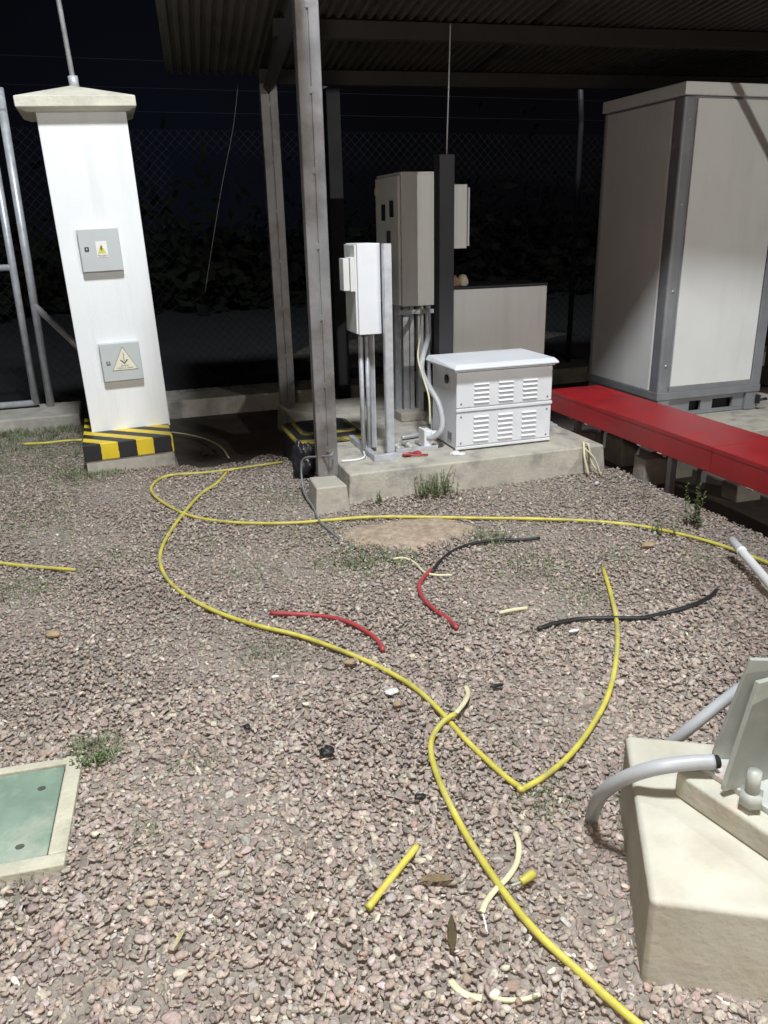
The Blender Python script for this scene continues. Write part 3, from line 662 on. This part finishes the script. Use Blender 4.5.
# ------------------------------------------------------------------ striped plinth and black bag behind the nearest post
sp = thing('striped_pad', (1.2, 5.2, 0), 'black and yellow edged raised pad behind the nearest post', 'pad')
def rrect(x0, x1, y0, y1, r, k=5):
    o = []
    for cx, cy, a0 in ((x1-r, y0+r, -90), (x1-r, y1-r, 0), (x0+r, y1-r, 90), (x0+r, y0+r, 180)):
        for i in range(k+1): a = R(a0+90*i/k); o.append((cx+r*math.cos(a), cy+r*math.sin(a)))
    return o
t = MB(); t.prism(rrect(1.025, 1.50, 4.93, 5.50, .07), -.05, .178, .01); obj('body', t, 'black_paint', sp)
t = MB(); t.prism(rrect(1.020, 1.505, 4.925, 5.505, .07), .1785, .198, .006); t.box(1.020, 1.050, 4.921, 4.96, .04, .1784, .006); obj('yellow_edge', t, 'worn_yellow', sp)
t = MB(); t.prism(rrect(1.045, 1.49, 4.975, 5.49, .06), .1985, .206, .003); obj('black_band', t, 'black_paint', sp)
t = MB(); t.prism(rrect(1.09, 1.47, 5.06, 5.47, .05), .2065, .211, .002); obj('yellow_band', t, 'worn_yellow', sp)
t = MB(); t.prism(rrect(1.12, 1.46, 5.11, 5.46, .05), .2115, .216, .002); obj('top', t, 'black_paint', sp)
t = MB(); t.blob((1.035, 4.82, .10), (.07, .06, .12), 3, .45, 4, 1.8)
obj('black_bag', t, 'black_bag', label='black plastic bag hanging beside the nearest post', cat='bag')
t = MB(); t.tube([(1.10, 4.30, .29), (1.075, 4.28, .275), (1.02, 4.38, .25), (.96, 4.5, .20), (.94, 4.42, .05), (.935, 4.15, .02), (.915, 3.95, .02), (.93, 3.78, .018), (.955, 3.62, .014)], .006, 8)
obj('dark_wire', t, 'frame_grey', label='thin dark wire dropping from the nearest post to the gravel', cat='wire')

# ------------------------------------------------------------------ concrete base of the lamp pole (right foreground)
a_ = R(29.4); mx = Matrix.Translation((.873, 1.022, 0)) @ Matrix.Rotation(-a_, 4, 'Z')
t = MB(); t.prism([(0, 0), (.56, 0), (.56, .56), (.24, .56), (0.0, .56)], -.08, .221, .014, mx)
obj('pole_base_block', t, 'cream', label='cream concrete base block in the right foreground', cat='base')
b_ = math.atan2(.053, .243)
gm = Matrix.Translation((1.114, 1.268, 0)) @ Matrix.Rotation(b_, 4, 'Z')       # local x right, local -y toward the viewer
t = MB(); t.prism([(0, 0), (.42, 0), (.42, -.42), (0, -.42)], .2215, .286, .008, gm)
obj('grout_pad', t, 'grout', label='stained grout pad between the cream block and the steel pole foot', cat='pad')
lp = thing('lamp_pole', (1.36, 1.13, .287), 'galvanised pole foot with gusset plates and anchor bolts at the right edge', 'pole')
PC = Vector((1.45, 1.17, 0))
t = MB(); t.prism([(.05, -.03), (.46, -.03), (.46, -.42), (.05, -.42)], .2865, .302, .003, gm); obj('base_plate', t, 'plate', lp)
t = MB(); t.cyl((PC.x, PC.y, .300), (PC.x+.0, PC.y, 7.0), .075, 24, r2=.045); obj('shaft', t, 'galv_dull', lp)
def gusset(ang, ln=.20, h=.265, th=.012):
    t = MB(); d = Matrix.Translation(PC) @ Matrix.Rotation(R(ang), 4, 'Z')
    m_ = d @ Matrix.Rotation(R(90), 4, 'X')
    t.prism([(.066, .303), (.066+ln, .303), (.066+ln, .318), (.066+ln-.052, .303+h), (.066, .303+h)], -th/2, th/2, .001, m_)
    obj('gusset', t, 'galv_dull', lp)
for g_, l_ in ((157.9, .19), (181.5, .23), (215, .20), (262, .2), (20, .2), (310, .2)): gusset(g_, l_)
def bolt(x, y):
    t = MB(); t.cyl((x, y, .302), (x, y, .332), .026, 6); t.cyl((x, y, .332), (x, y, .385), .015, 14); obj('anchor_bolt', t, 'galv_dull', lp)
bq = at(750, 803, .302)
for x, y in ((bq.x, bq.y), (1.57, 1.25), (1.50, .98)): bolt(x, y)
# floodlight head up on the pole, lens open downward
t = MB()
hd = (Vector((.9, 4.0, 0))-KEY).normalized(); hm = Matrix.Translation(KEY-hd*.16) @ hd.to_track_quat('-Z', 'Y').to_matrix().to_4x4()
t.box(-.18, .18, -.14, .14, -.02, .05, .01, hm); obj('floodlight_head', t, 'frame_grey', lp)
t = MB(); t.tube([(PC.x, PC.y, 7.0), (1.3, 1.0, 7.7), (.75, .5, 8.2), (.42, .2, 8.22)], .03, 10); obj('bracket', t, 'galv_dull', lp)
# conduits
e0 = at(722, 761, .325); e1 = at(714, 762, .325)
t = MB(); t.tube([e1, at(690, 763, .32), at(655, 768, .30), at(625, 778, .25), at(603, 793, .17), at(593, 812, .05), at(592, 822, -.03)], .0175, 16, step=8)
t.mi = 1; t.tube([e1, e1+(e0-e1)*.5], .0155, 14, False)
obj('grey_conduit', t, ['grey_pvc', 'hole'], label='bent grey conduit rising from the gravel over the cream block', cat='conduit')
t = MB(); t.tube([at(660, 752, .10), at(690, 728, .20), at(725, 700, .28), at(760, 675, .35)], .0165, 14)
obj('rear_conduit', t, 'grey_pvc', label='straight grey conduit slanting up behind the cream block', cat='conduit')

# ------------------------------------------------------------------ inspection cover, left foreground
ic = thing('inspection_cover', (-.6, 1.98, 0), 'green painted inspection cover in a concrete frame at the left edge', 'cover')
mr_ = Matrix.Translation((-.286, 1.762, 0)) @ Matrix.Rotation(R(-4.5), 4, 'Z')
t = MB(); 
t.box(-.66, .0, 0, .045, -.05, .022, .004, mr_); t.box(-.66, 0, .425, .455, -.05, .022, .004, mr_); t.box(-.045, 0, .046, .424, -.05, .022, .004, mr_); t.box(-.66, -.62, .046, .424, -.05, .022, .004, mr_)
obj('concrete_frame', t, 'lid_frame', ic)
t = MB(); t.box(-.617, -.048, .049, .421, -.04, .016, .003, mr_); ld = obj('lid', t, 'green_lid', ic)
for x, y in ((-.10, .33), (-.12, .10), (-.20, .21), (-.5, .12), (-.5, .33)):
    t = MB(); t.prism([(x+.012*math.cos(k*.785), y+.010*math.sin(k*.785)) for k in range(8)], .0155, .0172, 0, mr_)
    obj('lifting_hole', t, 'dark_mark', ld)

# ------------------------------------------------------------------ pipes and cables on the gravel
def lay(name, px, r, m, label, cat, z=.007, lift=None, group=None, n=10, step=5, flat=1.0):
    pts = []
    for i, q in enumerate(px):
        zz = z+r+(q[2] if len(q) > 2 else 0)+.003*math.sin(i*2.3)
        pts.append(at(q[0], q[1], zz))
    t = MB(); t.tube(pts, r, n, step=step, flat=flat)
    return obj(name, t, m, label=label, cat=cat, group=group)
YP = 'yellow pipes on the gravel'
lay('yellow_pipe', [(283, 462), (256, 466), (228, 470), (200, 473), (172, 475), (158, 480), (151, 489), (157, 498), (172, 508), (188, 515), (210, 520), (245, 523), (290, 523), (330, 520), (372, 517), (420, 517), (480, 518), (540, 519), (590, 521), (640, 526), (680, 534), (720, 545), (768, 563), (800, 578)], .0088, 'yellow_pipe', 'long yellow pipe crossing the yard in front of the slab', 'pipe', group=YP, step=5)
lay('yellow_pipe', [(227, 472), (217, 483), (201, 494), (188, 508), (174, 526), (163, 545), (160, 562), (168, 580), (188, 597), (217, 612), (255, 625), (300, 636), (345, 652), (385, 670), (415, 688), (440, 711), (465, 739), (490, 763), (508, 779), (518, 786, .002), (521, 789.5, .004), (527, 787, .002), (545, 776), (570, 755), (592, 726), (608, 695), (616, 660), (617, 625), (611, 595), (603, 568)], .0090, 'yellow_pipe', 'yellow pipe making a wide loop to a sharp kink in the middle of the gravel', 'pipe', group=YP)
lay('yellow_pipe', [(455, 714, .022), (443, 722, .01), (433, 736), (431, 752), (437, 775), (450, 805), (468, 838), (490, 872), (512, 903), (540, 936), (575, 968), (610, 1000), (645, 1030), (690, 1065)], .0092, 'yellow_pipe', 'yellow pipe running from the white frayed end down to the bottom edge', 'pipe', group=YP)
lay('frayed_pipe_end', [(456, 713, .022), (464, 703, .02), (468, 694, .02), (466, 686, .01)], .0085, 'cream_wire', 'split whitish pipe end curling up beside the yellow pipe crossing', 'pipe end', flat=.5)
lay('yellow_pipe', [(-30, 560), (0, 563), (25, 566), (50, 568), (76, 570)], .0088, 'yellow_pipe', 'short yellow pipe entering at the left edge', 'pipe', group=YP)
lay('yellow_pipe', [(22, 444), (45, 443), (64, 441), (82, 440)], .0095, 'yellow_pipe', 'yellow pipe end lying left of the striped pillar foot', 'pipe', group=YP, z=.03)
lay('yellow_pipe', [(417, 846), (405, 861), (385, 886), (368, 908)], .0090, 'yellow_pipe', 'straight yellow pipe offcut lying alone in the foreground', 'pipe', group=YP)
lay('faded_wire', [(170, 432), (190, 435), (208, 440), (222, 448), (229, 458)], .006, 'cream_wire', 'thin faded wire arching on the dark soil right of the pillar', 'wire')
lay('red_cable', [(270, 613), (295, 614), (322, 616), (345, 621), (364, 630), (377, 640), (383, 650)], .0092, 'red_hose', 'curved red cable offcut lying left on the gravel', 'cable', group='cable offcuts')
lay('red_cable', [(431, 570), (424, 577), (419, 586), (423, 598), (435, 610), (448, 619), (457, 628)], .0092, 'red_hose', 'bent red cable offcut touching the black one', 'cable', group='cable offcuts')
lay('black_cable', [(432, 572), (440, 561), (455, 550), (475, 543), (500, 540), (520, 540), (540, 538)], .0080, 'black', 'black cable offcut curving away from the bent red one', 'cable', group='cable offcuts')
lay('black_cable', [(538, 629), (556, 623), (580, 619), (610, 618), (640, 618), (665, 613), (690, 606), (708, 598), (717, 590)], .0088, 'black', 'black cable offcut crossing the looped yellow pipe', 'cable', group='cable offcuts')
lay('cream_cable', [(393, 559), (404, 558), (415, 563), (424, 572), (436, 575), (452, 575)], .006, 'cream_wire', 'wavy cream cable offcut beside the bent red cable', 'cable', group='cable offcuts')
lay('cream_cable', [(499, 613), (512, 610), (527, 608)], .008, 'cream_wire', 'short straight cream offcut in the middle of the gravel', 'cable', group='cable offcuts')
lay('white_strip', [(515, 832), (519, 845), (517, 862), (508, 877), (496, 889), (486, 902), (482, 912)], .0075, 'cream_wire', 'curved whitish sheath strip passing under the yellow pipe', 'strip', flat=.5)
lay('white_strip', [(482, 912), (485, 922), (487, 934)], .0025, 'white_pvc', 'hair thin white strand at the end of the whitish sheath', 'strand')
lay('cream_cable', [(492, 998), (508, 1000), (525, 999), (540, 994)], .005, 'cream_wire', 'cream wire offcut at the bottom of the picture', 'cable', group='cable offcuts')
lay('white_strip', [(450, 980), (459, 990), (470, 996), (482, 998)], .008, 'cream_wire', 'pale peeled wrapper strip at the bottom of the picture', 'strip', flat=.4)
t = MB(); c = at(526, 879, .03); t.tube([at(511, 886, .02), at(519, 883, .025), at(523, 881, .03)], .004, 8); t.mi = 1; t.tube([at(521, 882, .03), at(527, 878, .032), at(533, 874, .03)], .009, 8, r2=.012)
obj('wire_terminal', t, ['galv_dull', 'yellow_pipe'], label='small yellow capped wire terminal against the foreground yellow pipe', cat='terminal')
pv = [at(732, 540, .10), at(745, 555, .085), at(775, 590, .06), at(800, 620, .04)]
t = MB(); t.tube(pv, .019, 16, False); t.tube([pv[0]*.35+pv[1]*.65, pv[0]*.2+pv[1]*.8], .0225, 16, False); t.mi = 1; t.cyl(pv[0]+(pv[0]-pv[1]).normalized()*.001, pv[0], .015, 14)
obj('white_pipe', t, ['white_pvc', 'hole'], label='white plastic pipe leaning in at the right edge', cat='pipe')
t = MB(); t.tube([(2.70, 4.24, .18), (2.69, 4.215, .20), (2.675, 4.17, .12), (2.68, 4.12, .02)], .007, 8); t.tube([(2.70, 4.24, .18), (2.715, 4.20, .19), (2.72, 4.15, .08), (2.76, 4.10, .02)], .006, 8); t.tube([(2.70, 4.24, .18), (2.69, 4.20, .17), (2.72, 4.13, .12), (2.745, 4.08, .015)], .004, 8)
obj('yellow_wires', t, 'cream_wire', label='loose bundle of pale yellow wires over the slab right corner', cat='wires')
# small litter
lit = [('dark_stone', 327, 753, (.022, .020, .014), 'black', 'lone black stone in the open gravel', 'stone'),
       ('black_scrap', 497, 686, (.026, .008, .005), 'black', 'black rubber scrap right of the frayed pipe end', 'scrap'),
       ('black_scrap', 420, 797, (.016, .010, .006), 'black', 'small black scrap left of the yellow pipe', 'scrap'),
       ('black_scrap', 247, 727, (.010, .012, .006), 'black', 'tiny black scrap on the left gravel', 'scrap'),
       ('tan_stone', 350, 663, (.024, .018, .010), 'dry_leaf', 'tan flat stone under the looped yellow pipe', 'stone'),
       ('tan_stone', 53, 635, (.026, .020, .012), 'dry_leaf', 'tan flat stone near the left edge', 'stone'),
       ('tan_stone', 397, 705, (.014, .014, .010), 'dry_leaf', 'orange tan stone left of the pipe crossing', 'stone'),
       ('tan_stone', 648, 545, (.040, .020, .010), 'dry_leaf', 'tan leafy litter below the long yellow pipe at right', 'litter'),
       ('white_scrap', 574, 631, (.022, .008, .005), 'paper', 'white scrap beside the black cable crossing', 'scrap'),
       ('white_scrap', 275, 677, (.014, .006, .005), 'paper', 'white scrap left of the looped yellow pipe', 'scrap'),
       ('clear_scrap', 392, 692, (.026, .018, .006), 'cab_grey', 'greyish plastic scrap above the pipe crossing', 'scrap'),
       ('white_ring', 597, 484, (.014, .006, .012), 'paper', 'tiny white ring below the slab right corner', 'ring')]
for i, (nm, px, py, s, m, lb, ct) in enumerate(lit):
    c = at(px, py, .018); t = MB(); t.blob((c.x, c.y, .018+s[2]*.4), s, i+2, .35, 3); obj(nm, t, m, label=lb, cat=ct)
def leaf(px, py, L_, W_, ang, label, m='dry_leaf', z=.017):
    c = at(px, py, z); t = MB(); b = t.bm; K = 8; rows = []
    for i in range(K+1):
        s = i/K; w_ = W_*math.sin(math.pi*min(1, s*1.02))**.8+.0008; x = (s-.5)*L_
        rows.append([b.verts.new(c+Matrix.Rotation(ang, 3, 'Z') @ Vector((x, sg*w_, .006*math.sin(s*3)+(.005 if sg else 0)))) for sg in (-1, 0, 1)])
    for A, B in zip(rows, rows[1:]):
        for k in (0, 1): b.faces.new((A[k], A[k+1], B[k+1], B[k])).smooth = True
    bmesh.ops.solidify(b, geom=list(b.faces), thickness=.0008)
    obj('dry_leaf', t, m, label=label, cat='leaf')
leaf(436, 881, .085, .012, -.35, 'long curled dry leaf right of the straight offcut')
leaf(452, 935, .10, .010, 1.2, 'dark slender dead leaf in the foreground', 'stem')
leaf(180, 940, .055, .005, 1.0, 'pale sliver leaf on the lower left gravel', 'cream_wire')
leaf(205, 455, .05, .014, .5, 'faded leaf on the dark soil edge')

# ------------------------------------------------------------------ weeds and grass
def blades(t, cx, cy, spread, n, h, w_, lean=.5, z0=0.0, seed=0):
    rg = random.Random(seed); b = t.bm
    for k in range(n):
        r = spread*math.sqrt(rg.random()); a = rg.uniform(0, 6.28); x = cx+r*math.cos(a); y = cy+r*math.sin(a)
        hh = h*rg.uniform(.4, 1.1); la = rg.uniform(0, 6.28); ll = lean*hh*rg.uniform(.3, 1.3); ww = w_*rg.uniform(.6, 1.2)
        px_, py_ = -math.sin(la)*ww, math.cos(la)*ww
        p0 = Vector((x, y, z0)); p1 = Vector((x+math.cos(la)*ll*.4, y+math.sin(la)*ll*.4, z0+hh*.6)); p2 = Vector((x+math.cos(la)*ll, y+math.sin(la)*ll, z0+hh))
        q = Vector((px_, py_, 0))
        v = [b.verts.new(p) for p in (p0-q, p0+q, p1+q*.8, p1-q*.8, p2)]
        b.faces.new((v[0], v[1], v[2], v[3])); b.faces.new((v[3], v[2], v[4]))
def plant(px, py, h, ns, spread, label, cat='weed', seed=0, world=None, leafsz=.016, group=None):
    c = at(px, py, 0) if world is None else Vector(world); rg = random.Random(seed+50)
    root = thing('weed_plant', (c.x, c.y, 0), label, cat, group); st_ = MB(); lf = MB()
    for s in range(ns):
        a = rg.uniform(0, 6.28); r = spread*math.sqrt(rg.random()); bx = c+Vector((r*math.cos(a), r*math.sin(a), 0)); hh = h*rg.uniform(.5, 1.05)
        tip = bx+Vector((rg.uniform(-.3, .3)*hh, rg.uniform(-.3, .3)*hh, hh)); mid = (bx+tip)/2+Vector((rg.uniform(-.01, .01), rg.uniform(-.01, .01), 0))
        st_.tube([bx, mid, tip], .0018, 5, step=3, r2=.0008)
        nl = int(7+hh*110)
        for k in range(nl):
            s_ = .12+.88*k/nl; p = bx.lerp(mid, s_*2) if s_ < .5 else mid.lerp(tip, s_*2-1)
            la = rg.uniform(0, 6.28); el = rg.uniform(-.1, .9); L_ = leafsz*rg.uniform(.6, 1.3)*(1.15-.5*s_)
            d = Vector((math.cos(la)*math.cos(el), math.sin(la)*math.cos(el), math.sin(el))); sd = d.cross(Vector((0, 0, 1))).normalized()*L_*.34
            b = lf.bm; v = [b.verts.new(q) for q in (p, p+d*L_*.5+sd, p+d*L_, p+d*L_*.5-sd)]; b.faces.new(v)
    obj('stem', st_, 'stem', root); obj('leaves', lf, 'leaf', root)
WG = 'weeds along the slab'
plant(0, 0, .16, 20, .075, 'leafy green weed clump at the slab front left of its middle', seed=1, world=(1.60, 4.12, 0), group=WG)
plant(0, 0, .17, 18, .075, 'bushier green weed clump at the slab front below the louvred unit', seed=2, world=(1.71, 4.13, 0), group=WG)
plant(0, 0, .10, 5, .02, 'small single weed beside the concrete footing block', seed=3, world=(1.31, 4.12, 0), group=WG)
plant(697, 527, .26, 7, .05, 'tall thin weed growing at the gravel edge under the red tray', seed=4, leafsz=.02)
plant(665, 538, .09, 8, .08, 'low weed at the long yellow pipe near the red tray', seed=5)
plant(92, 765, .055, 12, .05, 'low weed at the corner of the green cover', seed=6, leafsz=.012)
plant(352, 566, .045, 14, .09, 'low weed spreading left of the cream cable', seed=7, leafsz=.012)
plant(640, 500, .07, 3, .03, 'sparse weed under the tray edge', seed=8, leafsz=.012)
t = MB(); sd = 0
for (px, py, sp_, n_, h_) in ((275, 650, .10, 240, .025), (365, 558, .16, 500, .04), (95, 752, .06, 260, .045), (310, 535, .12, 200, .03), (255, 572, .15, 200, .025), (490, 540, .10, 260, .04),
        (530, 566, .13, 280, .035), (580, 592, .10, 180, .025), (545, 800, .05, 150, .03), (195, 765, .07, 120, .02), (20, 590, .14, 300, .035), (130, 560, .2, 250, .025), (85, 475, .15, 500, .05), (110, 470, .12, 380, .045),
        (550, 640, .12, 90, .02), (280, 500, .16, 220, .03), (700, 560, .12, 150, .03), (470, 765, .05, 40, .02), (145, 835, .05, 90, .02), (620, 560, .08, 150, .03), (590, 500, .15, 110, .03), (300, 470, .1, 120, .04),
        (10, 880, .06, 90, .02), (595, 650, .1, 80, .02), (200, 545, .12, 150, .025), (40, 520, .2, 380, .035), (400, 560, .08, 160, .035)):
    c = at(px, py, 0); sd += 1
    blades(t, c.x, c.y, sp_*.9, n_//2, h_*.8, .0022, .9, 0, sd); blades(t, c.x, c.y, sp_*1.6, n_, h_*.7, .002, 1.0, 0, sd+100)
rg = random.Random(9)
for k in range(620):                                   # grassy ground left of the pillar, thicker toward the kerb
    x = rg.uniform(-2.1, -.32); y = 6.9-2.2*rg.random()**1.5; blades(t, x, y, .06, int(14*(.3+max(0, (y-5.0)/1.9))), .045, .0024, .8, 0, 1000+k)
for k in range(130):
    x = rg.uniform(-1.6, 2.8); y = rg.uniform(1.6, 5.0); blades(t, x, y, .035, 7, .02, .002, .9, 0, 3000+k)
tag(obj('grass', t, 'grass', origin=(0, 0, 0)), 'sparse dusty grass tufts growing through the gravel', 'grass', kind='stuff')

# scrub beyond the fence, and one far lamp
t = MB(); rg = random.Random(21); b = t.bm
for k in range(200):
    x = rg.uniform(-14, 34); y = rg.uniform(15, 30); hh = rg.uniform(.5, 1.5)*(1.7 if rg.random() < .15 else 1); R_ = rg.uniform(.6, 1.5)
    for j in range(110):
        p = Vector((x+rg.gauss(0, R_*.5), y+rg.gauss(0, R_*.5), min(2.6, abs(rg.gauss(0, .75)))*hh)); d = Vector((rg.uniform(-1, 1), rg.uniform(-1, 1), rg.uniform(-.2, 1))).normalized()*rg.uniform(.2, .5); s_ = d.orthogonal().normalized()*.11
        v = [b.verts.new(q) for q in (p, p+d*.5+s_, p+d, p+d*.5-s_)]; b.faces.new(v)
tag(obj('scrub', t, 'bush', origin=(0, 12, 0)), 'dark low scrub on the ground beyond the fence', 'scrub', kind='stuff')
m = bpy.data.materials.new('lamp glow'); m.use_nodes = True; e = m.node_tree.nodes['Principled BSDF']
e.inputs['Emission Color'].default_value = (1, .9, .7, 1); e.inputs['Emission Strength'].default_value = 6; M['glow'] = m
d = fw+rt*((597-384)/F_PX)-up*((237-512)/F_PX); p = CP+d*(70/d.y)
fl = thing('distant_street_lamp', (p.x, p.y, 0), 'tiny lit street lamp far away beside the large cabinet', 'street lamp')
t = MB(); t.cyl((p.x, p.y, -.2), (p.x, p.y, p.z), .05, 8); obj('pole', t, 'dark_steel', fl)
t = MB(); t.blob((p.x, p.y-.1, p.z), (.09, .09, .09), 1, 0, 3); obj('lamp_head', t, 'glow', fl)
# the second yard lamp, off to the right behind the viewer
l2 = thing('yard_lamp', (FILL.x+.1, FILL.y-.35, 0), 'yard lamp on a short pole behind the viewer', 'lamp')
t = MB(); t.cyl((FILL.x+.1, FILL.y-.35, -.05), (FILL.x+.1, FILL.y-.35, 3.4), .04, 12); obj('pole', t, 'galv_dull', l2)
t = MB(); t.box(FILL.x-.02, FILL.x+.22, FILL.y-.33, FILL.y-.14, 3.3, 3.42, .01); obj('lamp_head', t, 'frame_grey', l2)

# tripod prop added behind the viewer to carry the warm fill light
wl = thing('added_lamp_prop', (-.55, -1.0, 0), 'added tripod prop for the warm fill light behind the viewer', 'lamp')
for k in range(3):
    a = R(120*k+30); t = MB(); t.cyl((-.55, -1.0, 1.0), (-.55+.5*math.cos(a), -1.0+.5*math.sin(a), 0), .012, 8); obj('leg', t, 'black', wl)
t = MB(); t.cyl((-.55, -1.0, .98), (-.55, -1.0, 2.2), .014, 10); obj('pole', t, 'galv_dull', wl)
t = MB(); t.box(-.70, -.40, -1.12, -1.06, 2.15, 2.35, .01); obj('lamp_head', t, 'yellow_paint', wl)
